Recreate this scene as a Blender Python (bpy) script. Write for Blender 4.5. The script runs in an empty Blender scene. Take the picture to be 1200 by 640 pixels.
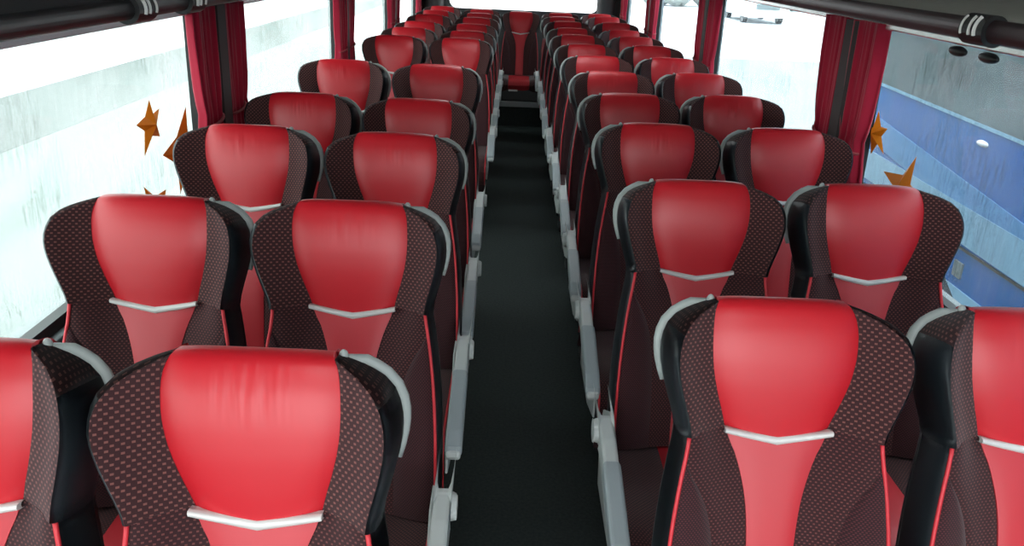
import bpy, bmesh, math, random
from mathutils import Vector, Matrix
random.seed(7)
S = bpy.context.scene
C = S.collection
PI = math.pi

# ------------------------------------------------------------------ helpers
def lin(c):
    return tuple((v/255/12.92) if v/255 <= .04045 else ((v/255+.055)/1.055)**2.4 for v in c)

def mat(name, col, rough=.5, metal=0., spec=.5, coat=0., sheen=0.):
    m = bpy.data.materials.new(name); m.use_nodes = True
    b = m.node_tree.nodes['Principled BSDF']
    b.inputs['Base Color'].default_value = (*lin(col), 1)
    b.inputs['Roughness'].default_value = rough
    b.inputs['Metallic'].default_value = metal
    b.inputs['Specular IOR Level'].default_value = spec
    b.inputs['Coat Weight'].default_value = coat
    b.inputs['Sheen Weight'].default_value = sheen
    return m

def nodes(m):
    nt = m.node_tree
    def N(t, **kw):
        n = nt.nodes.new(t)
        for k, v in kw.items(): setattr(n, k, v)
        return n
    return nt, N, nt.links.new, nt.nodes['Principled BSDF']

def add_noise(m, scale, dist=.002, strength=.3, stretch=(1, 1, 1), colvar=0., coord='Object', detail=3.):
    nt, N, L, b = nodes(m)
    tc = N('ShaderNodeTexCoord'); mp = N('ShaderNodeMapping'); mp.inputs['Scale'].default_value = stretch
    L(tc.outputs[coord], mp.inputs['Vector'])
    nz = N('ShaderNodeTexNoise'); nz.inputs['Scale'].default_value = scale; nz.inputs['Detail'].default_value = detail
    L(mp.outputs['Vector'], nz.inputs['Vector'])
    bp = N('ShaderNodeBump'); bp.inputs['Strength'].default_value = strength; bp.inputs['Distance'].default_value = dist
    L(nz.outputs['Fac'], bp.inputs['Height']); L(bp.outputs['Normal'], b.inputs['Normal'])
    if colvar:
        mx = N('ShaderNodeMix', data_type='RGBA')
        c = b.inputs['Base Color'].default_value[:]
        mx.inputs[6].default_value = tuple(x*(1-colvar) for x in c[:3])+(1,)
        mx.inputs[7].default_value = tuple(min(1, x*(1+colvar)) for x in c[:3])+(1,)
        L(nz.outputs['Fac'], mx.inputs[0]); L(mx.outputs[2], b.inputs['Base Color'])
    return m

def wrinkles(m):
    """short upright creases in the upper middle of a leather panel, different on each seat"""
    nt, N, L, b = nodes(m)
    uv = N('ShaderNodeUVMap'); uv.uv_map = 'UVMap'
    oi = N('ShaderNodeObjectInfo')
    sp = N('ShaderNodeSeparateXYZ'); L(uv.outputs['UV'], sp.inputs[0])
    mp = N('ShaderNodeMapping'); mp.inputs['Scale'].default_value = (62, 7, 1); L(uv.outputs['UV'], mp.inputs['Vector'])
    nz = N('ShaderNodeTexNoise', noise_dimensions='4D'); nz.inputs['Scale'].default_value = 1.; nz.inputs['Detail'].default_value = 1.
    L(mp.outputs['Vector'], nz.inputs['Vector'])
    def M(op, a, bb=None):
        n = N('ShaderNodeMath', operation=op)
        for i, v in enumerate((a, bb)):
            if v is None: continue
            if isinstance(v, (int, float)): n.inputs[i].default_value = v
            else: L(v, n.inputs[i])
        n.use_clamp = op == 'SUBTRACT'
        return n.outputs[0]
    rnd = M('MULTIPLY', oi.outputs['Random'], 37.); L(rnd, nz.inputs['W'])
    mxx = M('SUBTRACT', 1., M('MULTIPLY', M('ABSOLUTE', sp.outputs['X']), 11.))
    mys = M('SUBTRACT', 1., M('MULTIPLY', M('ABSOLUTE', M('ADD', sp.outputs['Y'], -.055)), 18.))
    amp = M('MULTIPLY', M('MULTIPLY', mxx, mys), M('SUBTRACT', M('MULTIPLY', oi.outputs['Random'], 1.7), .45))
    h = M('MULTIPLY', M('ADD', nz.outputs['Fac'], -.5), amp)
    bp = N('ShaderNodeBump'); bp.inputs['Strength'].default_value = .8; bp.inputs['Distance'].default_value = .012
    L(h, bp.inputs['Height']); L(bp.outputs['Normal'], b.inputs['Normal'])

def dotted(name, base, dot, pitch, w=.55, h=.5, rough=.85):
    """woven fabric: rows of small dashes, each row shifted by half a step (UV in metres)"""
    m = mat(name, base, rough, spec=.25, sheen=.15)
    nt, N, L, b = nodes(m)
    uv = N('ShaderNodeUVMap'); uv.uv_map = 'UVMap'
    mp = N('ShaderNodeMapping'); mp.inputs['Scale'].default_value = (1/pitch, 1/(pitch*.62), 1)
    L(uv.outputs['UV'], mp.inputs['Vector'])
    sp = N('ShaderNodeSeparateXYZ'); L(mp.outputs['Vector'], sp.inputs[0])
    def M(op, a, bb=None):
        n = N('ShaderNodeMath', operation=op)
        for i, v in enumerate((a, bb)):
            if v is None: continue
            if isinstance(v, (int, float)): n.inputs[i].default_value = v
            else: L(v, n.inputs[i])
        return n.outputs[0]
    fl = M('FLOOR', sp.outputs['Y'])
    par = M('MULTIPLY', M('FLOORED_MODULO', fl, 2.), .5)
    fx = M('ABSOLUTE', M('SUBTRACT', M('FRACT', M('ADD', sp.outputs['X'], par)), .5))
    fy = M('ABSOLUTE', M('SUBTRACT', M('FRACT', sp.outputs['Y']), .5))
    dd = M('MULTIPLY', M('LESS_THAN', fx, w/2), M('LESS_THAN', fy, h/2))
    mx = N('ShaderNodeMix', data_type='RGBA')
    mx.inputs[6].default_value = (*lin(base), 1); mx.inputs[7].default_value = (*lin(dot), 1)
    L(dd, mx.inputs[0]); L(mx.outputs[2], b.inputs['Base Color'])
    bp = N('ShaderNodeBump'); bp.inputs['Strength'].default_value = .25; bp.inputs['Distance'].default_value = .001
    L(dd, bp.inputs['Height']); L(bp.outputs['Normal'], b.inputs['Normal'])
    return m

def link(name, bm, m, parent=None, smooth=True):
    me = bpy.data.meshes.new(name); bm.to_mesh(me); bm.free()
    me.materials.append(m)
    if smooth:
        me.polygons.foreach_set('use_smooth', [True]*len(me.polygons))
    o = bpy.data.objects.new(name, me); C.objects.link(o)
    if parent: o.parent = parent
    return o

def tag(o, label=None, cat=None, group=None, kind=None):
    if label: o['label'] = label
    if cat: o['category'] = cat
    if group: o['group'] = group
    if kind: o['kind'] = kind
    return o

def empty(name, loc, label, cat, group=None, kind=None):
    o = bpy.data.objects.new(name, None); C.objects.link(o); o.location = loc
    o.empty_display_size = .1
    return tag(o, label, cat, group, kind)

def box(bm, x0, x1, y0, y1, z0, z1, bev=0.):
    r = bmesh.ops.create_cube(bm, size=1.)
    vs = r['verts']
    for v in vs:
        v.co = Vector(((x0+x1)/2+v.co.x*(x1-x0), (y0+y1)/2+v.co.y*(y1-y0), (z0+z1)/2+v.co.z*(z1-z0)))
    if bev:
        es = list({e for v in vs for e in v.link_edges})
        bmesh.ops.bevel(bm, geom=es, offset=bev, segments=2, affect='EDGES', profile=.5)
    return bm

def boxm(*a, bev=0.):
    return box(bmesh.new(), *a, bev=bev)

def struct(name, bm, m, smooth=False):
    return tag(link(name, bm, m, smooth=smooth), kind='structure')

def tube(bm, pts, rad, n=8, flat=1.0, cap=True):
    """round tube along points; rad number or list"""
    pts = [Vector(p) for p in pts]
    k = len(pts)
    rs = rad if isinstance(rad, (list, tuple)) else [rad]*k
    prev = None; rings = []
    for i, p in enumerate(pts):
        t = (pts[min(i+1, k-1)]-pts[max(i-1, 0)]).normalized()
        if prev is None:
            a = Vector((0, 0, 1)) if abs(t.z) < .9 else Vector((0, 1, 0))
            nrm = (a-t*a.dot(t)).normalized()
        else:
            nrm = (prev-t*prev.dot(t)).normalized()
        prev = nrm; bn = t.cross(nrm)
        rings.append([bm.verts.new(p+(nrm*math.cos(2*PI*j/n)*flat+bn*math.sin(2*PI*j/n))*rs[i]) for j in range(n)])
    for i in range(k-1):
        for j in range(n):
            bm.faces.new((rings[i][j], rings[i][(j+1) % n], rings[i+1][(j+1) % n], rings[i+1][j]))
    if cap:
        bm.faces.new(rings[0][::-1]); bm.faces.new(rings[-1])
    return bm

def interp(tab, s):
    if s <= tab[0][0]: return tab[0][1]
    for (a, va), (b, vb) in zip(tab, tab[1:]):
        if s <= b:
            t = (s-a)/(b-a)
            return va+(vb-va)*t
    return tab[-1][1]

def sinterp(tab, s):
    """smooth (Catmull-Rom) interpolation of a table"""
    if s <= tab[0][0]: return tab[0][1]
    if s >= tab[-1][0]: return tab[-1][1]
    for i in range(len(tab)-1):
        a, va = tab[i]; b, vb = tab[i+1]
        if s <= b:
            h = b-a; t = (s-a)/h
            ma = (vb-tab[i-1][1])/(b-tab[i-1][0]) if i > 0 else (vb-va)/h
            mb = (tab[i+2][1]-va)/(tab[i+2][0]-a) if i+2 < len(tab) else (vb-va)/h
            return (2*t**3-3*t*t+1)*va+(t**3-2*t*t+t)*h*ma+(-2*t**3+3*t*t)*vb+(t**3-t*t)*h*mb

def sheet(rows, uvs, skirt, bm=None):
    """surface through a grid of points, its border folded back by the vector `skirt`, so that it has body"""
    bm = bm or bmesh.new()
    uvl = bm.loops.layers.uv.get('UVMap') or bm.loops.layers.uv.new('UVMap')
    V = [[bm.verts.new(p) for p in r] for r in rows]
    nr, nc = len(rows), len(rows[0])
    for i in range(nr-1):
        for j in range(nc-1):
            f = bm.faces.new((V[i][j], V[i+1][j], V[i+1][j+1], V[i][j+1]))
            for l, (a, b) in zip(f.loops, ((i, j), (i+1, j), (i+1, j+1), (i, j+1))):
                l[uvl].uv = uvs[a][b]
    if skirt is not None:
        bd = [(0, j) for j in range(nc)]+[(i, nc-1) for i in range(1, nr)]+[(nr-1, j) for j in range(nc-2, -1, -1)]+[(i, 0) for i in range(nr-2, 0, -1)]
        sk = Vector(skirt)
        top = [bm.verts.new(V[i][j].co) for i, j in bd]; bot = [bm.verts.new(V[i][j].co+sk) for i, j in bd]
        n = len(bd)
        for k in range(n):
            f = bm.faces.new((top[k], top[(k+1) % n], bot[(k+1) % n], bot[k]))
            for l, q in zip(f.loops, (k, (k+1) % n, (k+1) % n, k)):
                l[uvl].uv = uvs[bd[q][0]][bd[q][1]]
    return bm

# ------------------------------------------------------------------ materials
M_red = mat('red_leather', (192, 20, 34), .42, spec=.65)
wrinkles(M_red)
M_red2 = mat('red_leather_lower', (184, 38, 48), .45, spec=.6)
M_dotL = dotted('brown_dotted_fabric', (52, 27, 29), (116, 74, 69), .0104, .37, .5)
M_dotS = dotted('brown_fine_dotted_fabric', (48, 23, 26), (100, 58, 55), .0088, .38, .48)
M_dotF = dotted('brown_dark_bolster_fabric', (42, 20, 24), (82, 40, 44), .0062, .5, .5)
M_blk = mat('black_leather', (42, 48, 53), .36, spec=.7)
add_noise(M_blk, 160, .0006, .15)
M_pip = mat('red_piping', (200, 44, 54), .5)
M_silver = mat('silver_trim', (205, 203, 200), .45, metal=.1)
M_grey = mat('light_grey_plastic', (186, 192, 190), .45)
M_handle = mat('grey_handle_plastic', (158, 166, 163), .45)
M_shell = mat('grey_plastic_shell', (120, 126, 126), .45)
M_pad = mat('mid_grey_armrest_pad', (150, 160, 163), .5)
M_dkmetal = mat('dark_grey_steel', (50, 52, 54), .5, metal=.4)
M_carpet = mat('black_carpet', (50, 56, 55), .95, spec=.1)
add_noise(M_carpet, 90, .004, .6, colvar=.45)
M_curt = mat('dark_red_curtain', (168, 24, 52), .8, spec=.2, sheen=.3)
add_noise(M_curt, 300, .001, .2)
M_curtin = mat('curtain_tie_braid', (150, 60, 66), .8)
M_pillar = mat('dark_brown_pillar_cover', (52, 42, 42), .7)
M_gasket = mat('black_rubber', (14, 15, 17), .5)
M_wall = mat('grey_side_lining', (128, 136, 138), .7)
M_head = mat('pale_blue_grey_header', (168, 184, 198), .5)
M_white = mat('white_trim', (236, 238, 238), .25, spec=.8)
M_rail = mat('polished_rail', (238, 240, 240), .22, metal=.75)
M_ceil = mat('light_ceiling_lining', (205, 205, 200), .8)
M_lipR = mat('maroon_black_tube', (46, 14, 20), .5)
M_lipL = mat('black_tube', (16, 16, 18), .5)
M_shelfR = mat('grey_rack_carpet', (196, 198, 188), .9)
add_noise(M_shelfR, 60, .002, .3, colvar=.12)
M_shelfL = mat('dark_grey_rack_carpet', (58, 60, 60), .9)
M_black = mat('black_plastic', (18, 19, 20), .4)
M_star = mat('orange_foil', (214, 128, 22), .42, spec=.5)
M_valance = mat('red_valance', (170, 34, 50), .8)
M_pillgrey = mat('charcoal_pillar_cover', (72, 72, 72), .7)
M_label = mat('pale_label', (205, 205, 200), .5)
M_step = mat('grey_step_nosing', (150, 154, 154), .5)

def pane_material(name, tint, lo, hi, streak, seed, fogcol):
    """window glass with rain runs and condensation"""
    m = bpy.data.materials.new(name); m.use_nodes = True
    nt = m.node_tree
    for n in list(nt.nodes): nt.nodes.remove(n)
    L = nt.links.new
    def N(t, **kw):
        n = nt.nodes.new(t)
        for k, v in kw.items(): setattr(n, k, v)
        return n
    out = N('ShaderNodeOutputMaterial')
    tr = N('ShaderNodeBsdfTransparent'); tr.inputs[0].default_value = (*tint, 1)
    tl = N('ShaderNodeBsdfTranslucent'); tl.inputs[0].default_value = (*fogcol, 1)
    df = N('ShaderNodeBsdfDiffuse'); df.inputs[0].default_value = (*fogcol, 1)
    fog = N('ShaderNodeMixShader'); fog.inputs[0].default_value = .25
    L(tl.outputs[0], fog.inputs[1]); L(df.outputs[0], fog.inputs[2])
    tc = N('ShaderNodeTexCoord')
    def noise(scale, stretch, detail=4., loc=(0, 0, 0)):
        mp = N('ShaderNodeMapping'); mp.inputs['Scale'].default_value = stretch; mp.inputs['Location'].default_value = loc
        L(tc.outputs['Object'], mp.inputs['Vector'])
        n = N('ShaderNodeTexNoise'); n.inputs['Scale'].default_value = scale; n.inputs['Detail'].default_value = detail
        L(mp.outputs['Vector'], n.inputs['Vector']); return n.outputs['Fac']
    def ramp(v, a, b, va, vb):
        r = N('ShaderNodeMapRange'); L(v, r.inputs[0])
        for i, x in enumerate((a, b, va, vb)): r.inputs[i+1].default_value = x
        return r.outputs[0]
    big = ramp(noise(1.6, (1, 1, 1.5), 3., (seed, seed, 0)), .35, .65, lo, hi)
    st = ramp(noise(95, (1, 1, .10), 2., (0, seed, 0)), .5, .72, 0, 1)
    dr = ramp(noise(160, (1, 1, .6), 1.), .60, .72, 0, 1)
    patch = ramp(noise(2.6, (1, .8, 2.2), 3., (seed*2, 0, seed)), .45, .62, 0, 1)
    def Mm(op, a, b):
        n = N('ShaderNodeMath', operation=op)
        for i, v in enumerate((a, b)):
            if isinstance(v, (int, float)): n.inputs[i].default_value = v
            else: L(v, n.inputs[i])
        return n.outputs[0]
    wet = Mm('MULTIPLY', Mm('MINIMUM', Mm('ADD', st, dr), 1.), patch)
    fac = Mm('ADD', big, Mm('MULTIPLY', Mm('MULTIPLY', st, Mm('SUBTRACT', 1., patch)), streak))
    tm = N('ShaderNodeMix', data_type='RGBA'); tm.inputs[6].default_value = (*tint, 1); tm.inputs[7].default_value = (tint[0]*.72, tint[1]*.75, tint[2]*.74, 1)
    L(wet, tm.inputs[0]); L(tm.outputs[2], tr.inputs[0])
    fac = Mm('MINIMUM', fac, .92)
    mx = N('ShaderNodeMixShader'); L(fac, mx.inputs[0]); L(tr.outputs[0], mx.inputs[1]); L(fog.outputs[0], mx.inputs[2])
    gl = N('ShaderNodeBsdfGlossy'); gl.inputs['Roughness'].default_value = .02
    m2 = N('ShaderNodeMixShader'); m2.inputs[0].default_value = .03
    L(mx.outputs[0], m2.inputs[1]); L(gl.outputs[0], m2.inputs[2]); L(m2.outputs[0], out.inputs[0])
    return m

M_paneL = pane_material('rainy_glass_left', (.93, .985, .965), .0, .30, .2, 3., (.52, .54, .535))
M_paneR = pane_material('rainy_glass_right', (.93, .985, 1.), .015, .10, .10, 11., (.6, .65, .68))
M_paneB = pane_material('clear_glass_rear', (1, 1, 1), .02, .15, .1, 5., (.9, .9, .9))

# ------------------------------------------------------------------ the seat
AL = math.radians(14); CA, SA = math.cos(AL), math.sin(AL)
H0 = 1.18
LEAN = 0.
def P(x, s, n, dz=0.):            # x across, s down the reclined back from its crest, n out of the back towards the sitter
    return Vector((x+LEAN*min(s, .28), -s*SA-n*CA, H0-s*CA+n*SA+dz))
NB = Vector((0, CA, -SA))         # into the back

XR = [(0, .113), (.012, .120), (.03, .1255), (.06, .128), (.10, .127), (.14, .121), (.18, .110), (.21, .100), (.24, .091)]
WH = [(0, .110), (.008, .114), (.012, .121), (.018, .134), (.026, .150), (.036, .166), (.048, .180), (.062, .190), (.08, .196), (.10, .198), (.125, .196), (.15, .190), (.175, .183), (.20, .175), (.225, .168), (.245, .165)]
NBASE = [(0, -.018), (.006, -.004), (.018, .008), (.035, .015), (.06, .021), (.1, .024), (.15, .021), (.2, .012), (.25, 0)]
WB = [(.225, .165), (.27, .170), (.32, .178), (.40, .188), (.50, .195), (.6, .198), (.72, .198)]
CW = [(.23, .092), (.25, .088), (.28, .074), (.32, .061), (.37, .050), (.43, .044), (.5, .042), (.72, .042)]
LB = [(.285, .172), (.31, .161), (.34, .143), (.38, .125), (.43, .113), (.5, .105), (.6, .101), (.72, .101)]
def nwing(x, s):
    e = max(0., min(1.05, (x-sinterp(XR, s))/.074))
    return interp(NBASE, s)-.008+.068*e**1.35
def nbody(x, s):
    c, w = sinterp(CW, s), sinterp(WB, s)
    e = max(0., min(1., (x-c)/(w-c)))
    return .052*(e*e*(3-2*e))+.008*math.sin(PI*min(1, max(0, (s-.24)/.45)))-.002
def lin_s(a, b, n): return [a+(b-a)*i/(n-1) for i in range(n)]
def puff(u, h): return h*(1-abs(2*u-1)**5)

def region(xl, xr, nf, ss, nu, h, sgn, skirt, dz):
    rows, uvs = [], []
    ns = len(ss)
    for i, s in enumerate(ss):
        a, b = xl(s), xr(s)
        r, uu = [], []
        v = i/(ns-1)
        for j in range(nu):
            u = j/(nu-1); x = a+(b-a)*u
            n = nf(x, s)+puff(u, h)*min(1., (b-a)/.03)*(1-abs(2*v-1)**9)
            r.append(P(sgn*x, s, n, dz)); uu.append((x, s))
        rows.append(r); uvs.append(uu)
    bm = sheet(rows, uvs, NB*skirt)
    if sgn < 0: bmesh.ops.reverse_faces(bm, faces=bm.faces[:])
    return bm

def outline(head):
    """(x, s, n) along the front edge of the wing or of the lower back, with its outward direction in (x, s)"""
    if head:
        ss = [0, .003, .006, .01, .014, .02, .027, .035, .045, .06, .075, .09, .105, .12, .14, .16, .18, .20, .22, .240]
        pts = [(sinterp(WH, s), s, nwing(sinterp(WH, s), s)) for s in ss]
    else:
        ss = lin_s(.236, .715, 22)
        pts = [(sinterp(WB, s), s, nbody(sinterp(WB, s), s)) for s in ss]
    out = []
    for i, (x, s, n) in enumerate(pts):
        a, b = pts[max(i-1, 0)], pts[min(i+1, len(pts)-1)]
        dx, ds = b[0]-a[0], b[1]-a[1]; l = math.hypot(dx, ds) or 1
        out.append((x, s, n, ds/l, -dx/l))
    return out

def headrest_panel(dz):
    prof = [(.012, -.052), (.004, -.046), (.0, -.036), (-.001, -.026), (.002, -.012), (.008, 0)]+[(s, None) for s in (.018, .03, .045, .06, .08, .10, .12, .14, .16, .18, .20, .215, .228, .238)]
    rows, uvs = [], []
    for s, n in prof:
        r, uu = [], []
        w = sinterp(XR, max(0, s))
        for j in range(25):
            u = j/24*2-1; x = w*u
            nn = interp(NBASE, s) if n is None else n
            crown = -.010*abs(u)**5
            if n is not None: crown *= .6
            ds = .014*(1-abs(u))*max(0, s/.238)**4
            sd = .004*abs(u)**4*max(0, 1-s/.05)          # the upper corners are rounded off
            r.append(P(x, s+ds+sd, nn+crown+.004*(1-u*u), dz)); uu.append((x, s))
        rows.append(r); uvs.append(uu)
    return sheet(rows, uvs, NB*.02)

def side_cover(head, sgn, dz, a=None, b=None):
    o = [q for q in outline(head) if (a is None or q[1] >= a) and (b is None or q[1] <= b)]
    rows, uvs = [], []
    k = 1. if head else .75
    for x, s, n, ox, os in o:
        fade = min(1., max(0., s/.05)) if head else 1.
        nback = -.050
        def q(off, nn): return P(sgn*(x+ox*off), s+os*off, nn, dz)
        d = n-nback
        pr = [(0, n), (.005*fade*k, n-.004), (.011*fade*k, n-d*.14), (.014*fade*k, n-d*.35), (.015*fade*k, n-d*.6), (.014*fade*k, n-d*.85), (.010*fade*k, nback)]
        rows.append([q(c, d2) for c, d2 in pr]); uvs.append([(x-d2, s) for c, d2 in pr])
    bm = sheet(rows, uvs, None)
    bmesh.ops.solidify(bm, geom=bm.faces[:], thickness=.004)
    return bm

def chevron(dz):
    rows, uvs = [], []
    for dv, nn in ((-1, .002), (-.75, .0095), (0, .0115), (.75, .0095), (1, .002)):
        r, uu = [], []
        for j in range(21):
            u = j/10-1; x = .096*u
            sc = .241+.0155*(1-abs(u))-.003*abs(u)**3
            hh = .0052+.0036*(1-abs(u))
            r.append(P(x, sc+dv*hh, nn+.008*u*u, dz)); uu.append((x, sc))
        rows.append(r); uvs.append(uu)
    return sheet(rows, uvs, NB*.012)

def center_panel(dz):
    rows, uvs = [], []
    for s in lin_s(.243, .715, 26):
        w = sinterp(CW, s)
        r, uu = [], []
        for j in range(13):
            u = j/6-1
            ds = .014*(1-abs(u))*max(0, 1-(s-.243)/.06)
            r.append(P(w*u, s+ds, .010*math.sin(PI*min(1, (s-.24)/.45))+.004*(1-u**4), dz)); uu.append((w*u, s))
        rows.append(r); uvs.append(uu)
    return sheet(rows, uvs, NB*.02)

def piping(sgn, dz):
    o = outline(False)
    pts = [P(sgn*(x+.001), s, n+.002, dz) for x, s, n, ox, os in o]
    return tube(bmesh.new(), pts, .0038, 6)

def back_shell(dz):
    bm = bmesh.new()
    rows, uvs = [], []
    for s in [.014, .017, .022, .028, .038, .055, .08, .11, .14, .17, .2, .23, .26, .3, .36, .44, .52, .6, .68, .74]:
        ss = max(0, s)
        w = max(sinterp(WH, min(ss, .245)) if ss < .245 else 0, sinterp(WB, ss) if ss > .24 else 0)+.012
        r, uu = [], []
        for j in range(19):
            u = j/9-1
            n = -.052-.035*(1-abs(u)**4)*min(1., (s-.012)/.05)
            if abs(u) == 1: n = -.034
            r.append(P(w*u*(1 if abs(u) == 1 else .985), s, n, dz)); uu.append((w*u, s))
        rows.append(r); uvs.append(uu)
    bm = sheet(rows, uvs, None)
    bmesh.ops.solidify(bm, geom=bm.faces[:], thickness=-.004)
    return bm

def grab_handle(sgn, dz):
    o = outline(True)
    pts = [P(sgn*.122, .021, -.044, dz), P(sgn*.130, .018, -.048, dz)]
    rad = [.008, .0095]
    for x, s, n, ox, os in o:
        if s < .024 or s > .165: continue
        k = min(1., (s-.02)/.03)
        pts.append(P(sgn*(x+ox*(.008+.006*k)), s+os*(.008+.006*k), -.050, dz))
        rad.append(.0105 if s < .08 else .0105*(1-.55*(s-.08)/.085))
    return tube(bmesh.new(), pts, rad, 10, 1.0)

def handle_knob(sgn, dz):
    bm = bmesh.new()
    bmesh.ops.create_uvsphere(bm, u_segments=12, v_segments=8, radius=.0085)
    for v in bm.verts: v.co = Vector((v.co.x*.9, v.co.y, v.co.z*1.4))+P(sgn*.124, .012, -.042, dz)
    return bm

CPF = CP = [(-.13, .470), (-.2, .474), (-.3, .474), (-.4, .476), (-.48, .480), (-.54, .481), (-.58, .474), (-.605, .456), (-.617, .43), (-.617, .40), (-.607, .365), (-.592, .335)]
def cushion(x0, x1, dz, bol=True, nu=11):
    rows, uvs = [], []; L = 0
    for i, (y, z) in enumerate(CP):
        if i: L += math.hypot(y-CP[i-1][0], z-CP[i-1][1])
        a, b = CP[max(0, i-1)], CP[min(len(CP)-1, i+1)]
        t = Vector((0, b[0]-a[0], b[1]-a[1])).normalized(); nrm = Vector((0, t.z, -t.y))
        if nrm.z < 0 and i < 6: nrm = -nrm
        r, uu = [], []
        for j in range(nu):
            u = j/(nu-1); x = x0+(x1-x0)*u
            e = max(0, (abs(x)-.10)/.115)
            n = puff(u, .006)+(.018*e*e*(3-2*e) if bol else 0)
            r.append(Vector((x, y, z+dz))+nrm*n); uu.append((x, L))
        rows.append(r); uvs.append(uu)
    return sheet(rows, uvs, (0, .03, -.075))
def cushion_piping(sgn, dz):
    pts = []
    for i, (y, z) in enumerate(CP):
        a, b = CP[max(0, i-1)], CP[min(len(CP)-1, i+1)]
        t = Vector((0, b[0]-a[0], b[1]-a[1])).normalized(); nrm = Vector((0, t.z, -t.y))
        if nrm.z < 0 and i < 6: nrm = -nrm
        pts.append(Vector((sgn*.205, y, z+dz))+nrm*.018)
    return tube(bmesh.new(), pts, .0038, 6)

def prism(bm, prof, x0, x1, bev):
    """profile in (y, z) given thickness across x, edges rounded"""
    vs = [bm.verts.new((x0, y, z)) for y, z in prof]
    f = bm.faces.new(vs)
    r = bmesh.ops.extrude_face_region(bm, geom=[f])
    for v in r['geom']:
        if isinstance(v, bmesh.types.BMVert): v.co.x = x1
    bmesh.ops.recalc_face_normals(bm, faces=bm.faces[:])
    es = [e for e in bm.edges if abs(e.verts[0].co.x-e.verts[1].co.x) < 1e-6]
    bmesh.ops.bevel(bm, geom=es, offset=bev, segments=3, affect='EDGES', profile=.5)
    return bm

def arc(cy, cz, r, a0, a1, n=7):
    return [(cy+r*math.cos(a0+(a1-a0)*i/(n-1)), cz+r*math.sin(a0+(a1-a0)*i/(n-1))) for i in range(n)]

def arm_body(sgn, dz):
    xc = sgn*.240
    prof = arc(-.235, .632, .040, PI*1.35, PI*.45, 9)+[(-.32, .660), (-.40, .640), (-.52, .612), (-.62, .585), (-.655, .562)]+arc(-.655, .545, .017, PI*.6, PI*1.5, 5)+[(-.58, .535), (-.46, .562), (-.34, .598)]
    prof = [(y-.08, z-.02) for y, z in prof]
    return prism(bmesh.new(), prof, xc-.0185, xc+.0185, .008)
def arm_pad(sgn, dz):
    xc = sgn*.240
    prof = [(-.395, .646), (-.43, .641), (-.52, .618), (-.62, .591), (-.662, .568), (-.668, .548), (-.655, .536), (-.60, .552), (-.50, .583), (-.40, .612)]
    prof = [(y-.08, z-.02) for y, z in prof]
    return prism(bmesh.new(), prof, xc-.0215, xc+.0215, .009)
def arm_pivot(sgn, dz):
    bm = bmesh.new()
    r = bmesh.ops.create_cone(bm, cap_ends=True, segments=24, radius1=.032, radius2=.027, depth=.016)
    rot = Matrix.Rotation(PI/2*sgn, 4, 'Y')
    for v in bm.verts: v.co = (rot @ v.co)+Vector((sgn*.262, -.315, .612))
    es = [e for e in bm.edges if all(len(f.verts) > 4 for f in e.link_faces) or any(len(f.verts) > 4 for f in e.link_faces)]
    bmesh.ops.bevel(bm, geom=es, offset=.003, segments=2, affect='EDGES')
    return bm
def side_frame(sgn, dz):
    prof = [(-.08, .54), (-.18, .59), (-.29, .585), (-.34, .53), (-.42, .47), (-.58, .44), (-.58, .36), (-.40, .31), (-.10, .31), (-.05, .45)]
    return prism(bmesh.new(), prof, sgn*.208, sgn*.216, .004)

def leg_bm(y, sgn):
    bm = bmesh.new()
    prof = [(y-.03, .32), (y+.03, .32), (y+.018, .05), (y+.05, .012), (y+.05, 0), (y-.05, 0), (y-.05, .012), (y-.018, .05)]
    return prism(bm, prof, sgn*.13-.02, sgn*.13+.02, .004)

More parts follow.
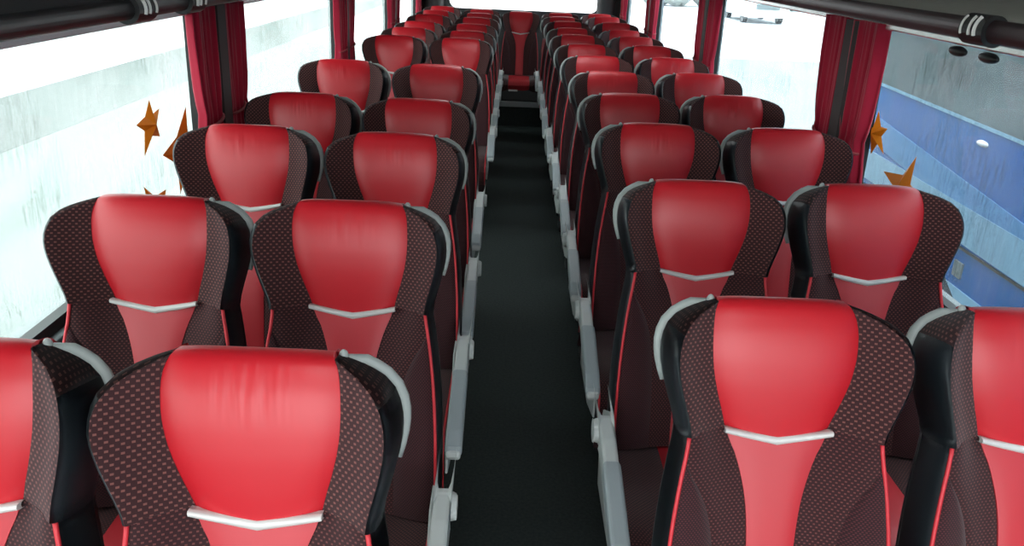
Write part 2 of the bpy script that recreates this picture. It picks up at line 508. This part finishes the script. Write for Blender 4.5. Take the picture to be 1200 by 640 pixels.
def make_parts(side, arm, bench):
    """side: +1 when the aisle is on the +x side of the seat, -1 when on the -x side, 0 for the rear bench"""
    global LEAN
    LEAN = .05 if side > 0 else 0.
    dz = -.26 if bench else 0.
    cw = .112 if bench else .07
    global CP
    CP = CPF[:9] if bench else CPF
    L = []
    add = lambda name, bm, m, lab=None, par=None, sm=True: L.append((name, mesh(name, bm, m, sm), lab, par))
    def mesh(name, bm, m, sm):
        if not name.startswith(('arm', 'side_frame', 'leg')):
            bmesh.ops.recalc_face_normals(bm, faces=bm.faces[:]) if name in ('back_shell',) else None
        me = bpy.data.meshes.new(name); bm.to_mesh(me); bm.free(); me.materials.append(m)
        me.polygons.foreach_set('use_smooth', [sm]*len(me.polygons))
        return me
    add('headrest_panel', headrest_panel(dz), M_red, 'red leather headrest panel')
    for g in (-1, 1):
        add('headrest_wing', region(lambda s: sinterp(XR, s), lambda s: sinterp(WH, s), nwing, [.010, .012, .015, .018, .022, .028, .038, .05, .065, .085, .105, .125, .145, .165, .185, .205, .225, .241], 11, .004, g, .03, dz), M_dotL, 'brown dotted fabric wing')
        add('headrest_side', side_cover(True, g, dz, .06), M_blk, 'black leather side')
        add('wing_top', side_cover(True, g, dz, .0099, .06), M_dotL, 'brown dotted fabric over the wing top', 'headrest_wing')
    add('chevron_trim', chevron(dz), M_silver, 'silver chevron strip')
    add('center_panel', center_panel(dz), M_red2, 'red leather strip narrowing downwards')
    for g in (-1, 1):
        def xout(s): return min(sinterp(WB, s), sinterp(LB, s)) if s > .285 else sinterp(WB, s)
        add('back_panel', region(lambda s: sinterp(CW, s), xout, nbody, lin_s(.236, .715, 26), 11, .004, g, .02, dz), M_dotS, 'brown dotted fabric panel')
        add('side_bolster', region(xout, lambda s: sinterp(WB, s), nbody, [.287, .297, .31, .322, .336, .352, .37]+lin_s(.39, .715, 14), 9, .009, g, .02, dz), M_dotF, 'darker finely dotted bolster')
        add('piping', piping(g, dz), M_pip, 'bright red piping')
        add('back_side', side_cover(False, g, dz), M_blk, 'black leather side')
    add('back_shell', back_shell(dz), M_shell, 'grey plastic back shell')
    if side:
        add('grab_handle', grab_handle(side, dz), M_handle, 'light grey corner grab handle')
        add('handle_knob', handle_knob(side, dz), M_handle, None, 'grab_handle')
    add('seat_cushion', cushion(-.205, -cw, dz), M_dotS, 'brown dotted seat cushion')
    L.append(('seat_cushion', None, None, None))   # second half joined below
    bmj = cushion(-.205, -cw, dz)
    bm2 = cushion(cw, .205, dz)
    tmp = bpy.data.meshes.new('t'); bm2.to_mesh(tmp); bm2.free(); bmj.from_mesh(tmp); bpy.data.meshes.remove(tmp)
    L.pop(); L.pop()
    add('seat_cushion', bmj, M_dotS, 'brown dotted seat cushion sides')
    add('cushion_center', cushion(-cw, cw, dz), M_red2, 'red leather cushion centre')
    for g in (-1, 1): add('cushion_piping', cushion_piping(g, dz), M_pip, None, 'seat_cushion')
    if bench:
        add('seat_base', boxm(-.205, .205, -.60, 0, 0, .155, bev=.006), M_black, 'black base under the cushion', sm=False)
    else:
        add('seat_base', boxm(-.20, .20, -.57, -.06, .31, .40, bev=.01), M_dkmetal, 'dark steel seat pan', sm=False)
        for y in (-.14, -.46):
            for g in (-1, 1): add('leg', leg_bm(y, g), M_dkmetal, sm=False)
    if side and arm:
        add('side_frame', side_frame(side, dz), M_grey, 'light grey side frame', sm=False)
        add('armrest', arm_body(side, dz), M_grey, 'light grey armrest on the aisle side', sm=False)
        add('armrest_pad', arm_pad(side, dz), M_pad, 'mid grey pad', 'armrest', sm=False)
        add('armrest_pivot', arm_pivot(side, dz), M_grey, None, 'armrest', sm=False)
    return L

VAR = {'LA': make_parts(1, True, False), 'LW': make_parts(1, False, False), 'RA': make_parts(-1, True, False), 'RW': make_parts(-1, False, False), 'B': make_parts(0, False, True)}

def put_seat(kind, x, y, z, sz, label, group, cat='bus seat', name='passenger_seat', rz=0.):
    root = empty(name, (x, y, z), label, cat, group)
    root.scale = (1, 1, sz); root.rotation_euler.z = rz
    made = {}
    for nm, me, lab, par in VAR[kind]:
        o = bpy.data.objects.new(nm, me); C.objects.link(o)
        o.parent = made[par] if par else root
        if lab: o['label'] = lab
        if nm not in made: made[nm] = o
    return root

ROWS = {
 'RA': [(0.501, 1.395, 1.164), (0.508, 2.173, 1.182), (0.513, 2.936, 1.19), (0.514, 3.696, 1.177), (0.518, 4.435, 1.176), (0.512, 5.2, 1.171), (0.507, 5.972, 1.162), (0.500, 6.736, 1.157), (0.505, 7.481, 1.149), (0.508, 8.226, 1.151), (0.498, 8.985, 1.14)],
 'RW': [(0.959, 1.395, 1.162), (0.962, 2.173, 1.189), (0.962, 2.936, 1.19), (0.956, 3.696, 1.186), (0.961, 4.435, 1.185), (0.957, 5.2, 1.175), (0.951, 5.972, 1.169), (0.944, 6.736, 1.161), (0.945, 7.481, 1.149), (0.956, 8.226, 1.156), (0.949, 8.985, 1.156)],
 'LA': [(-0.355, 1.099, 1.17), (-0.348, 1.837, 1.186), (-0.348, 2.599, 1.189), (-0.352, 3.301, 1.182), (-0.360, 4.191, 1.205), (-0.346, 5.918, 1.173), (-0.344, 6.674, 1.158), (-0.346, 7.403, 1.155), (-0.340, 8.243, 1.151), (-0.341, 8.934, 1.146)],
 'LW': [(-0.79, 1.099, 1.17), (-0.793, 1.837, 1.18), (-0.799, 2.599, 1.195), (-0.795, 3.301, 1.188), (-0.806, 4.191, 1.21), (-0.793, 5.918, 1.174), (-0.785, 6.674, 1.166), (-0.781, 7.403, 1.158), (-0.78, 8.243, 1.16), (-0.779, 8.934, 1.155)],
}
ORD = ['front', 'second', 'third', 'fourth', 'fifth', 'sixth', 'seventh', 'eighth', 'ninth', 'tenth', 'eleventh']
PLACE = {'RA': 'right of the aisle', 'RW': 'beside the right-hand windows', 'LA': 'left of the aisle', 'LW': 'beside the left-hand windows'}
for k in ('LA', 'RA', 'LW', 'RW'):
    for i, (x, y, z) in enumerate(ROWS[k]):
        lab = 'red and brown winged bus seat %s, %s' % (PLACE[k], 'row nearest the camera' if i == 0 else ORD[i]+' row from the camera')
        put_seat(k, x, y, 0., z/1.176, lab, 'coach seats in rows of pairs either side of the aisle')
STEP = .255
for x, z, lab in ((-.775, 1.155, 'red and brown rear bench seat in the far left corner'), (-.345, 1.14, 'red and brown rear bench seat between far left corner and middle seat'),
                  (.086, 1.133, 'red and brown rear bench seat facing straight down the aisle'), (.517, 1.137, 'red and brown rear bench seat between middle seat and far right corner'),
                  (.945, 1.141, 'red and brown rear bench seat in the far right corner')):
    put_seat('B', x, 9.73, STEP, 1.+(z-STEP-.92)/.92, lab, 'bench seats across the back of the coach', name='bench_seat')

# ------------------------------------------------------------------ the coach shell
XL, XR_ = -1.13, 1.30
Y0, Y1 = -.9, 10.55
ZS, ZL, ZR = .80, 1.49, 1.53
struct('floor', boxm(XL-.05, XR_+.05, Y0, Y1, -.06, 0), M_carpet)
bm = bmesh.new()
HX = (-.36, .54)  # width of two roof openings added to brighten the aisle and racks
for y0, y1 in ((Y0, .1), (.1, .65), (.65, 4.2), (4.2, 5.1), (5.1, Y1)):
    if y0 in (.1, 4.2):
        box(bm, XL-.05, HX[0], y0, y1, 2.15, 2.2); box(bm, HX[1], XR_+.05, y0, y1, 2.15, 2.2)
    else: box(bm, XL-.05, XR_+.05, y0, y1, 2.15, 2.2)
struct('ceiling', bm, M_ceil)
struct('window_10', boxm(HX[0]-.02, HX[1]+.02, .08, .67, 2.205, 2.211), M_paneB)  # pane of the front hatch, added out of view to let sky light in
struct('window_11', boxm(HX[0]-.02, HX[1]+.02, 4.18, 5.12, 2.205, 2.211), M_paneB)  # pane of the second added hatch, also there only for its light
bm = boxm(XL+.02, XR_-.02, 9.06, Y1-.02, 0.001, STEP-.001)
struct('trim_1', bm, M_carpet)
tag(link('step_nosing', boxm(-.20, .37, 9.04, 9.075, STEP-.05, STEP+.004, bev=.004), M_step, smooth=False), 'grey step edge across the aisle below the rear bench', 'step edge')
tag(link('warning_label', boxm(-.02, .075, 9.125, 9.129, .355, .373), M_label, smooth=False), 'small pale label on the black base of the middle rear seat', 'label')

PY = [-.75, 3.28, 5.78, 8.16, 10.4]          # pillars between the windows
for side, X, top, nm in ((-1, XL, ZL, 'left'), (1, XR_, ZR, 'right')):
    a, b = (X-.06, X) if side < 0 else (X, X+.06)
    bm = boxm(a, b, Y0, Y1, 0, ZS)
    box(bm, a, b, Y0, Y1, top, 2.15)
    for p in PY: box(bm, a, b, p-.06, p+.06, ZS, top)
    struct('wall_'+nm, bm, M_wall if side < 0 else M_wall)
    # sill ledge, gasket and header strips
    i0, i1 = (X, X+.035) if side < 0 else (X-.035, X)
    struct('trim_%d' % (2 if side < 0 else 3), boxm(i0, i1, Y0, Y1, ZS-.055, ZS-.02, bev=.006), M_wall)
    g0, g1 = (X-.02, X+.012) if side < 0 else (X-.012, X+.02)
    bm = boxm(g0, g1, Y0, Y1, ZS-.02, ZS+.012)
    for p in PY: box(bm, g0, g1, p-.19, p+.19, ZS, top+.01)
    struct('trim_%d' % (4 if side < 0 else 5), bm, M_gasket)
    for q in range(4):
        y0, y1 = PY[q]+.06, PY[q+1]-.06
        w0 = X-.034 if side < 0 else X+.028
        struct('window_%d' % (q+1+(0 if side < 0 else 4)), boxm(w0, w0+.006, y0, y1, ZS, top), M_paneL if side < 0 else M_paneR)
# header trims over the windows
struct('trim_6', boxm(XL, XL+.022, Y0, Y1-.1, ZL-.012, ZL+.03, bev=.006), M_white)
struct('trim_7', boxm(XR_-.03, XR_, Y0, Y1-.1, ZR-.004, ZR+.02, bev=.006), M_rail)
struct('trim_8', boxm(XR_-.02, XR_, Y0, Y1-.1, ZR+.02, ZR+.13, bev=.004), M_head)
struct('trim_9', boxm(XL, XL+.018, 2.3, Y1-.1, ZL+.03, ZL+.075, bev=.004), M_valance)
# rear wall with its window
def rrect(x0, x1, z0, z1, r, n=6):
    pts = []
    for cx, cz, a in ((x1-r, z1-r, 0), (x0+r, z1-r, PI/2), (x0+r, z0+r, PI), (x1-r, z0+r, 1.5*PI)):
        pts += [(cx+r*math.cos(a+PI/2*i/n), cz+r*math.sin(a+PI/2*i/n)) for i in range(n+1)]
    return pts
bm = bmesh.new()
inner = rrect(-.76, 1.0, 1.09, 1.95, .09)
outer = []
cx, cz = .13, 1.3
for x, z in inner:
    outer.append((XL-.05 if x < cx-.75 else (XR_+.05 if x > cx+.75 else x), 2.15 if z > 1.6 else 0.) )
n = len(inner)
for y in (Y1,):
    vi = [bm.verts.new((x, y, z)) for x, z in inner]; vo = [bm.verts.new((x, y, z)) for x, z in outer]
    wi = [bm.verts.new((x, y+.06, z)) for x, z in inner]; wo = [bm.verts.new((x, y+.06, z)) for x, z in outer]
for k in range(n):
    j = (k+1) % n
    for q in ((vi[k], vi[j], vo[j], vo[k]), (wi[k], wo[k], wo[j], wi[j]), (vi[k], wi[k], wi[j], vi[j])):
        try: bm.faces.new(q)
        except ValueError: pass
bmesh.ops.remove_doubles(bm, verts=bm.verts[:], dist=1e-5)
struct('wall_rear', bm, M_pillgrey)
struct('window_9', boxm(-.78, 1.02, Y1+.065, Y1+.071, 1.07, 1.97), M_paneB)
# charcoal covers on the two rear corner posts
for x, side, nm in ((-.93, -1, 'left'), (1.09, 1, 'right')):
    bm = bmesh.new()
    prof = [(x-.11, Y1), (x-.10, Y1-.07), (x-.05, Y1-.12), (x+.05, Y1-.12), (x+.10, Y1-.07), (x+.11, Y1)]
    rings = [[bm.verts.new((px, py, z)) for px, py in prof] for z in (.9, 1.2, 1.6, 2.14)]
    for r0, r1 in zip(rings, rings[1:]):
        for k in range(5): bm.faces.new((r0[k], r0[k+1], r1[k+1], r1[k]))
    bm.faces.new(rings[0]); bm.faces.new(rings[-1][::-1])
    tag(link('corner_post_cover', bm, M_pillgrey), 'charcoal padded cover on the rear %s corner post' % nm, 'post cover', 'rear corner post covers')

# pillar covers and curtains
def curtain(yc, half, x, inward, seed, side_dir):
    """gathered cloth hanging at a pillar: a folded strip pinched by its tie"""
    rnd = random.Random(seed)
    zs = [1.50 if inward > 0 else 1.545, 1.45, 1.40, 1.34, 1.28, 1.22, 1.17, 1.13, 1.10, 1.07, 1.03, .98, .92, .86, .80, .74]
    nn = 56; ph = rnd.random()*6
    f, g = [], []
    bm = bmesh.new()
    for z in zs:
        pinch = 1-.22*math.exp(-((z-1.10)/.07)**2)
        if z > 1.10: pinch *= .86+.14*min(1, (z-1.1)/.3)
        ca = yc-side_dir*half*.12*(1-pinch)*2
        r0, r1 = [], []
        for j in range(nn):
            u = j/(nn-1)*2-1
            a = u*half*pinch
            w = math.sin(u*11+ph+.4*math.sin(z*5))*.018+math.sin(u*23+ph*2+z*2)*.007
            xx = x+inward*(.034+w*(.7+.3*pinch))
            r0.append(bm.verts.new((xx, ca+a, z))); r1.append(bm.verts.new((xx-inward*.006, ca+a, z)))
        f.append(r0); g.append(r1)
    for F in (f, g):
        for i in range(len(zs)-1):
            for j in range(nn-1): bm.faces.new((F[i][j], F[i][j+1], F[i+1][j+1], F[i+1][j]))
    for i in range(len(zs)-1):
        for j in (0, nn-1): bm.faces.new((f[i][j], g[i][j], g[i+1][j], f[i+1][j]))
    for j in range(nn-1):
        for i in (0, len(zs)-1): bm.faces.new((f[i][j], g[i][j], g[i][j+1], f[i][j+1]))
    bmesh.ops.recalc_face_normals(bm, faces=bm.faces[:])
    return bm, yc-side_dir*half*.1
NUM = {1: 'first', 2: 'second', 3: 'third', 4: 'rearmost'}
for side, X, nm in ((-1, XL, 'left'), (1, XR_, 'right')):
    inward = -side
    for pi in (1, 2, 3, 4):
        p = PY[pi]
        bm = bmesh.new()
        x0 = X+inward*.012; x1 = X+inward*.055
        prof = [(x0, p-.065), (x1-inward*.01, p-.06), (x1, p-.045), (x1, p+.045), (x1-inward*.01, p+.06), (x0, p+.065)]
        rings = [[bm.verts.new((a, b, z)) for a, b in prof] for z in (ZS-.015, 1.50 if side < 0 else 1.54)]
        for k in range(5): bm.faces.new((rings[0][k], rings[0][k+1], rings[1][k+1], rings[1][k]))
        bm.faces.new(rings[0]); bm.faces.new(rings[1][::-1])
        bmesh.ops.recalc_face_normals(bm, faces=bm.faces[:])
        tag(link('pillar_cover', bm, M_pillar, smooth=False), 'dark brown window pillar cover between the %s pair of curtains on the %s side' % (NUM[pi], nm), 'pillar cover', 'window pillar covers')
        for d in (-1, 1):
            if pi == 4 and d == 1: continue
            yc = p+d*.15
            bm, yt = curtain(yc, .112, X+inward*.006, inward, pi*7+side*3+d, d)
            lab = 'dark red tied curtain on the %s side, %s edge of the %s window pillar' % (nm, 'near' if d < 0 else 'far', NUM[pi])
            o = tag(link('curtain', bm, M_curt), lab, 'curtain', 'curtains tied back at the window pillars')
            t = bmesh.new()
            ring = [(X+inward*(.036+.034*math.cos(a)), yt+.082*math.sin(a), 1.10+.012*math.sin(a)) for a in [2*PI*i/20 for i in range(21)]]
            tube(t, ring, .006, 6, cap=False)
            link('curtain_tie', t, M_curtin, o)

# ------------------------------------------------------------------ luggage racks
def rack(name, side, xlip, ztop, zbot, xwall, mlip, mshelf, label):
    root = empty(name, (xlip, 1., zbot), label, 'luggage rack')
    inv = Vector(root.location)
    def part(nm, bm, m, lab=None, sm=False):
        for v in bm.verts: v.co -= inv
        o = link(nm, bm, m, root, smooth=sm)
        if lab: o['label'] = lab
        return o
    bm = bmesh.new()
    h = ztop-zbot; cz = (ztop+zbot)/2
    rings = []
    for y in (-.6, 10.3):
        rings.append([bm.verts.new((xlip+side*.0+.017*math.cos(2*PI*k/20), y, cz+h/2*math.sin(2*PI*k/20))) for k in range(20)])
    for k in range(20): bm.faces.new((rings[0][k], rings[0][(k+1) % 20], rings[1][(k+1) % 20], rings[1][k]))
    bm.faces.new(rings[0]); bm.faces.new(rings[1][::-1])
    part('rack_lip', bm, mlip, sm=True)
    bm = bmesh.new()
    prof = [(xlip+side*.012, ztop-.004), (xwall-side*.12, ztop+.012), (xwall-side*.02, ztop+.03), (xwall-side*.02, ztop+.01), (xwall-side*.12, ztop-.008), (xlip+side*.012, ztop-.02)]
    a = [bm.verts.new((x, -.6, z)) for x, z in prof]; b = [bm.verts.new((x, 10.3, z)) for x, z in prof]
    for k in range(6): bm.faces.new((a[k], a[(k+1) % 6], b[(k+1) % 6], b[k]))
    bm.faces.new(a[::-1]); bm.faces.new(b); bmesh.ops.recalc_face_normals(bm, faces=bm.faces[:])
    part('rack_shelf', bm, mshelf, 'carpeted shelf behind the tube')
    bx = sorted((xwall-side*.02, xwall-side*.04))
    part('rack_back', boxm(bx[0], bx[1], -.6, 10.3, ztop+.025, ztop+.3), M_black, 'black rear wall of the rack')
    return root, part
rl, partl = rack('luggage_rack', -1, -.72, 1.612, 1.574, XL, M_lipL, M_shelfL, 'black edged overhead luggage rack running along the left windows')
rr, partr = rack('luggage_rack', 1, .90, 1.640, 1.597, XR_, M_lipR, M_shelfR, 'maroon edged overhead luggage rack running along the right windows')
def bracket(part, xlip, ztop, zbot, y, side):
    cz = (ztop+zbot)/2; h = ztop-zbot
    prof = [(xlip+(.017+.009)*math.cos(a)*1.0, cz+(h/2+.008)*math.sin(a)) for a in [2*PI*i/24 for i in range(24)]]
    bm = bmesh.new()
    a = [bm.verts.new((x, y-.045, z)) for x, z in prof]; b = [bm.verts.new((x, y+.045, z)) for x, z in prof]
    for k in range(24): bm.faces.new((a[k], a[(k+1) % 24], b[(k+1) % 24], b[k]))
    bm.faces.new(a[::-1]); bm.faces.new(b); bmesh.ops.recalc_face_normals(bm, faces=bm.faces[:])
    part('rack_bracket', bm, M_black, 'black clip with pale ribs')
    for dy, w in ((-.022, .006), (-.002, .005), (.030, .004)):
        bm = bmesh.new()
        pr = [(xlip+(.017+.0115)*math.cos(q), cz+(h/2+.0105)*math.sin(q)) for q in [(PI if side > 0 else 0)+(-.9+1.2*i/8) * (1 if side > 0 else -1) for i in range(9)]]
        tube(bm, [(x, y+dy, z) for x, z in pr], w*.6, 6)
        part('bracket_rib', bm, M_label, 'pale rib')
bracket(partr, .90, 1.640, 1.597, 1.70, 1)
bracket(partl, -.72, 1.612, 1.574, 1.70, -1)
bracket(partl, -.72, 1.612, 1.574, 1.98, -1)

# dark oval vent knobs hanging under the right window rail
for y, w in ((2.53, 'farther from'), (2.36, 'nearer to')):
    bm = bmesh.new()
    bmesh.ops.create_uvsphere(bm, u_segments=16, v_segments=10, radius=1.)
    for v in bm.verts: v.co = Vector((XR_-.018+v.co.x*.014, y+v.co.y*.05, ZR-.022+v.co.z*.015))
    tag(link('window_catch', bm, M_black), 'black oval catch under the white right window rail, the one %s the camera' % w, 'window catch', 'window catches')

# ------------------------------------------------------------------ star decorations on the glass
def star(name_label, tips, center, x, inward, ridge=.03):
    cy, cz = center
    n = len(tips)
    ang = sorted(tips, key=lambda t: math.atan2(t[1]-cz, t[0]-cy))
    bm = bmesh.new()
    apex = bm.verts.new((x+inward*ridge, cy, cz)); back = bm.verts.new((x, cy, cz))
    ring = []
    for i in range(n):
        a, b = ang[i], ang[(i+1) % n]
        ring.append((a[0], a[1]))
        ra = math.hypot(a[0]-cy, a[1]-cz); rb = math.hypot(b[0]-cy, b[1]-cz)
        a1 = math.atan2(a[1]-cz, a[0]-cy); a2 = math.atan2(b[1]-cz, b[0]-cy)
        if a2 < a1: a2 += 2*PI
        r = .40*min(ra, rb); am = (a1+a2)/2
        ring.append((cy+r*math.cos(am), cz+r*math.sin(am)))
    vs = [bm.verts.new((x+inward*.002, y, z)) for y, z in ring]
    for i in range(len(vs)):
        bm.faces.new((apex, vs[i], vs[(i+1) % len(vs)])); bm.faces.new((back, vs[(i+1) % len(vs)], vs[i]))
    bmesh.ops.recalc_face_normals(bm, faces=bm.faces[:])
    return tag(link('star_ornament', bm, M_star, smooth=False), name_label, 'star decoration', 'orange stars on the windows')
GXL, GXR = XL-.026, XR_+.026
nt_, N_, L_, b_ = nodes(M_star)
tl_ = N_('ShaderNodeBsdfTranslucent'); tl_.inputs[0].default_value = (*lin((226, 140, 30)), 1)
ms_ = N_('ShaderNodeMixShader'); ms_.inputs[0].default_value = .3
out_ = [n for n in nt_.nodes if n.type == 'OUTPUT_MATERIAL'][0]
L_(b_.outputs[0], ms_.inputs[1]); L_(tl_.outputs[0], ms_.inputs[2]); L_(ms_.outputs[0], out_.inputs[0])
star('orange faceted star hanging alone on the left window glass', [(2.749, 1.235), (2.822, 1.195), (2.805, 1.105), (2.669, 1.067), (2.634, 1.174)], (2.721, 1.161), GXL, 1)
star('large orange star on left glass half hidden behind a seat wing beside the curtain', [(3.055, 1.162), (2.810, 1.040), (2.930, .872), (3.075, .93), (3.08, 1.05)], (2.975, 1.015), GXL, 1)
star('orange star on left glass with only its tips showing above the second row', [(2.638, .977), (2.809, .923), (2.80, .835), (2.66, .825), (2.57, .87)], (2.70, .88), GXL, 1)
star('orange five-pointed star on the right glass touching the curtain edge', [(3.079, 1.243), (2.980, 1.198), (2.973, 1.109), (3.078, 1.085), (3.115, 1.188)], (3.047, 1.167), GXR, -1)
star('larger orange star on the right glass standing above a seat headrest', [(2.947, 1.054), (2.730, 1.157), (2.655, 1.040), (2.69, .92), (2.87, .93)], (2.77, 1.035), GXR, -1)

# ------------------------------------------------------------------ outside
M_snow = mat('wet_snow', (196, 200, 202), .8)
M_tarmac = mat('wet_tarmac', (108, 115, 113), .7)
add_noise(M_tarmac, 1.2, .02, .2, (1, .15, 1), colvar=.25)
add_noise(M_snow, .7, .05, .3, colvar=.06)
M_asph = mat('wet_asphalt', (68, 76, 74), .6)
GZ = -.95
tag(link('tarmac', boxm(-8.7, 30, -30, 26, GZ, GZ+.004), M_tarmac, smooth=False), 'wet tarmac yard around the parked coach', 'tarmac', kind='structure')
struct('ground', boxm(-120, 120, -40, 160, GZ-.1, GZ), M_snow)
tag(link('road_strip', boxm(-8.7, -6.5, -30, 90, GZ, GZ+.008), M_asph, smooth=False), 'grey wet road lying parallel beyond the left windows', 'road', kind='structure')
# blue coach parked on the right
M_blue = mat('blue_coach_paint', (8, 92, 168), .25, coat=.3)
M_bluel = mat('light_blue_stripe', (74, 138, 194), .3, coat=.4)
M_bluew = mat('pale_blue_band', (132, 176, 204), .3, coat=.4)
M_dglass = mat('dark_coach_glass', (96, 106, 106), .15, spec=.6)
def coach():
    root = empty('coach', (2.75, 3., GZ), 'blue coach with pale stripes parked close outside the right windows', 'coach')
    off = Vector(root.location)
    def part(nm, bm, m, lab=None, sm=False):
        for v in bm.verts: v.co -= off
        o = link(nm, bm, m, root, smooth=sm)
        if lab: o['label'] = lab
        return o
    xs = 2.62
    part('body', boxm(xs, xs+2.5, -4.5, 6.9, GZ+.35, 2.4, bev=.12), M_blue)
    def quad(ys, th=.006, x=xs):
        bm = bmesh.new()
        a = [bm.verts.new((x-th, y, z)) for y, z in ys]; b = [bm.verts.new((x+.01, y, z)) for y, z in ys]
        k = len(ys)
        for i in range(k): bm.faces.new((a[i], a[(i+1) % k], b[(i+1) % k], b[i]))
        bm.faces.new(a); bm.faces.new(b[::-1]); bmesh.ops.recalc_face_normals(bm, faces=bm.faces[:])
        return bm
    part('window_glass', quad([(-4.2, .74), (6.72, .98), (6.72, 2.1), (-4.2, 2.1)]), M_dglass, 'grey reflecting window band')
    part('stripe', quad([(-4.3, .725), (6.75, .965), (6.75, .985), (-4.3, .745)], .008), M_bluew, 'pale line under the windows')
    part('stripe', quad([(-4.3, -.30), (6.7, .80), (6.7, .62), (-4.3, -.55)], .006), M_bluel, 'light blue diagonal band')
    part('stripe', quad([(-4.3, .36), (6.7, .50), (6.7, .30), (-4.3, .12)], .008), M_bluew, 'pale blue band')
    part('stripe', quad([(-4.3, .00), (6.7, .02), (6.7, -.35), (-4.3, -.35)], .007), M_bluew, 'pale blue lower band')
    part('panel_gap', quad([(-4.3, .235), (6.7, .235), (6.7, .25), (-4.3, .25)], .010), M_gasket, 'dark line')
    part('fuel_flap', quad([(4.58, .165), (4.67, .165), (4.67, .075), (4.58, .075)], .012), M_shell, 'small grey flap')
    bm = bmesh.new(); bmesh.ops.create_uvsphere(bm, u_segments=16, v_segments=8, radius=1.)  # white oval modelled in place of a bright glint on the paint
    for v in bm.verts: v.co = Vector((xs+v.co.x*.02, 4.68+v.co.y*.06, .84+v.co.z*.018))
    part('glint_oval', bm, M_white, 'small white oval standing in for a glint', True)
    for y in (-2.6, 4.9):
        bm = bmesh.new()
        bmesh.ops.create_cone(bm, cap_ends=True, segments=32, radius1=.5, radius2=.5, depth=.3)
        rot = Matrix.Rotation(PI/2, 4, 'Y')
        for v in bm.verts: v.co = rot @ v.co+Vector((xs+.14, y, GZ+.5))
        part('wheel', bm, M_black)
coach()
# pale van far off beyond the second right window
def van():
    root = empty('van', (12., 42., GZ), 'white van standing far off beyond the second right window', 'van')
    off = Vector(root.location)
    M_van = mat('white_van_paint', (205, 208, 208), .4); M_vg = mat('van_glass', (96, 106, 108), .2)
    def part(nm, bm, m):
        for v in bm.verts: v.co -= off
        return link(nm, bm, m, root, smooth=False)
    prof = [(42, GZ+.3), (42, GZ+1.15), (42.7, GZ+1.3), (43.5, GZ+2.3), (47, GZ+2.35), (47, GZ+.3)]
    part('body', prism(bmesh.new(), prof, 10.9, 13.0, .06), M_van)
    part('windscreen', prism(bmesh.new(), [(42.70, GZ+1.36), (43.40, GZ+2.2), (43.5, GZ+2.2), (42.8, GZ+1.36)], 11.05, 12.85, .01), M_vg)
    part('grille', boxm(11.4, 12.5, 41.96, 42.02, GZ+.65, GZ+.9), M_vg)
    for x in (11.1, 12.8):
        for y in (42.9, 46.1):
            bm = bmesh.new(); bmesh.ops.create_cone(bm, cap_ends=True, segments=20, radius1=.36, radius2=.36, depth=.22)
            rot = Matrix.Rotation(PI/2, 4, 'Y')
            for v in bm.verts: v.co = rot @ v.co+Vector((x, y, GZ+.36))
            part('wheel', bm, M_black)
van()
# low grey building and hedge in the distance
M_bld = mat('grey_green_render', (150, 162, 158), .9)
M_roof = mat('grey_roof', (112, 118, 120), .8)
M_rwin = mat('dark_far_window', (80, 88, 92), .3)
root = empty('building', (-16., 34., GZ), 'long low grey-green building far off beyond the left windows', 'building')
off = Vector(root.location)
def bpart(nm, bm, m):
    for v in bm.verts: v.co -= off
    return link(nm, bm, m, root, smooth=False)
bpart('wall', boxm(-20, -13, 22, 60, GZ, 2.3), M_bld)
bm = bmesh.new()
pr = [(-20.5, 2.3), (-12.5, 2.3), (-16.5, 4.2)]
a = [bm.verts.new((x, 21.5, z)) for x, z in pr]; b = [bm.verts.new((x, 60.5, z)) for x, z in pr]
for k in range(3): bm.faces.new((a[k], a[(k+1) % 3], b[(k+1) % 3], b[k]))
bm.faces.new(a[::-1]); bm.faces.new(b); bpart('roof', bm, M_roof)
for y in range(24, 58, 4): bpart('window', boxm(-13.02, -12.98, y, y+1.6, .4, 1.6), M_rwin)
M_hedge = mat('bare_hedge', (112, 120, 114), .9)
def hedge(x0, x1, y, label):
    bm = bmesh.new()
    for k in range(260):
        r = random.uniform(.35, .8)
        q = bmesh.ops.create_icosphere(bm, subdivisions=1, radius=r)
        c = Vector((random.uniform(x0, x1), y+random.uniform(-1, 1), GZ+random.uniform(.2, 2.2)))
        for v in q['verts']: v.co = v.co*random.uniform(.8, 1.2)+c
    return tag(link('hedge', bm, M_hedge, smooth=False), label, 'hedge')
hedge(8, 40, 56, 'grey bare hedge on the skyline behind the white van')

# ------------------------------------------------------------------ light and camera
w = bpy.data.worlds.new('World'); S.world = w; w.use_nodes = True
bg = w.node_tree.nodes['Background']
bg.inputs[0].default_value = (.94, .98, 1., 1); bg.inputs[1].default_value = 2.6

f, th, yaw, roll, ZC = 1000.87, .358, .011, .043, 1.72
xh = Vector((math.cos(yaw), -math.sin(yaw), 0)); yh = Vector((math.sin(yaw), math.cos(yaw), 0)); zh = Vector((0, 0, 1))
Dv = yh*math.cos(th)-zh*math.sin(th); Uv = zh*math.cos(th)+yh*math.sin(th)
c_, s_ = math.cos(roll), math.sin(roll)
R_ = xh*c_+Uv*s_; U_ = Uv*c_-xh*s_
cam = bpy.data.cameras.new('camera'); co = bpy.data.objects.new('camera', cam); C.objects.link(co)
co.matrix_world = Matrix(((R_.x, U_.x, -Dv.x, 0), (R_.y, U_.y, -Dv.y, 0), (R_.z, U_.z, -Dv.z, ZC), (0, 0, 0, 1)))
cam.sensor_width = 36; cam.lens = 36*f/1200; cam.clip_start = .02; cam.clip_end = 500
S.camera = co
vs = S.view_settings
vs.view_transform = 'Standard'; vs.look = 'None'; vs.exposure = 1.15; vs.gamma = 1; vs.use_curve_mapping = False
S.cycles.max_bounces = 8; S.cycles.transparent_max_bounces = 12
S.cycles.use_denoising = True
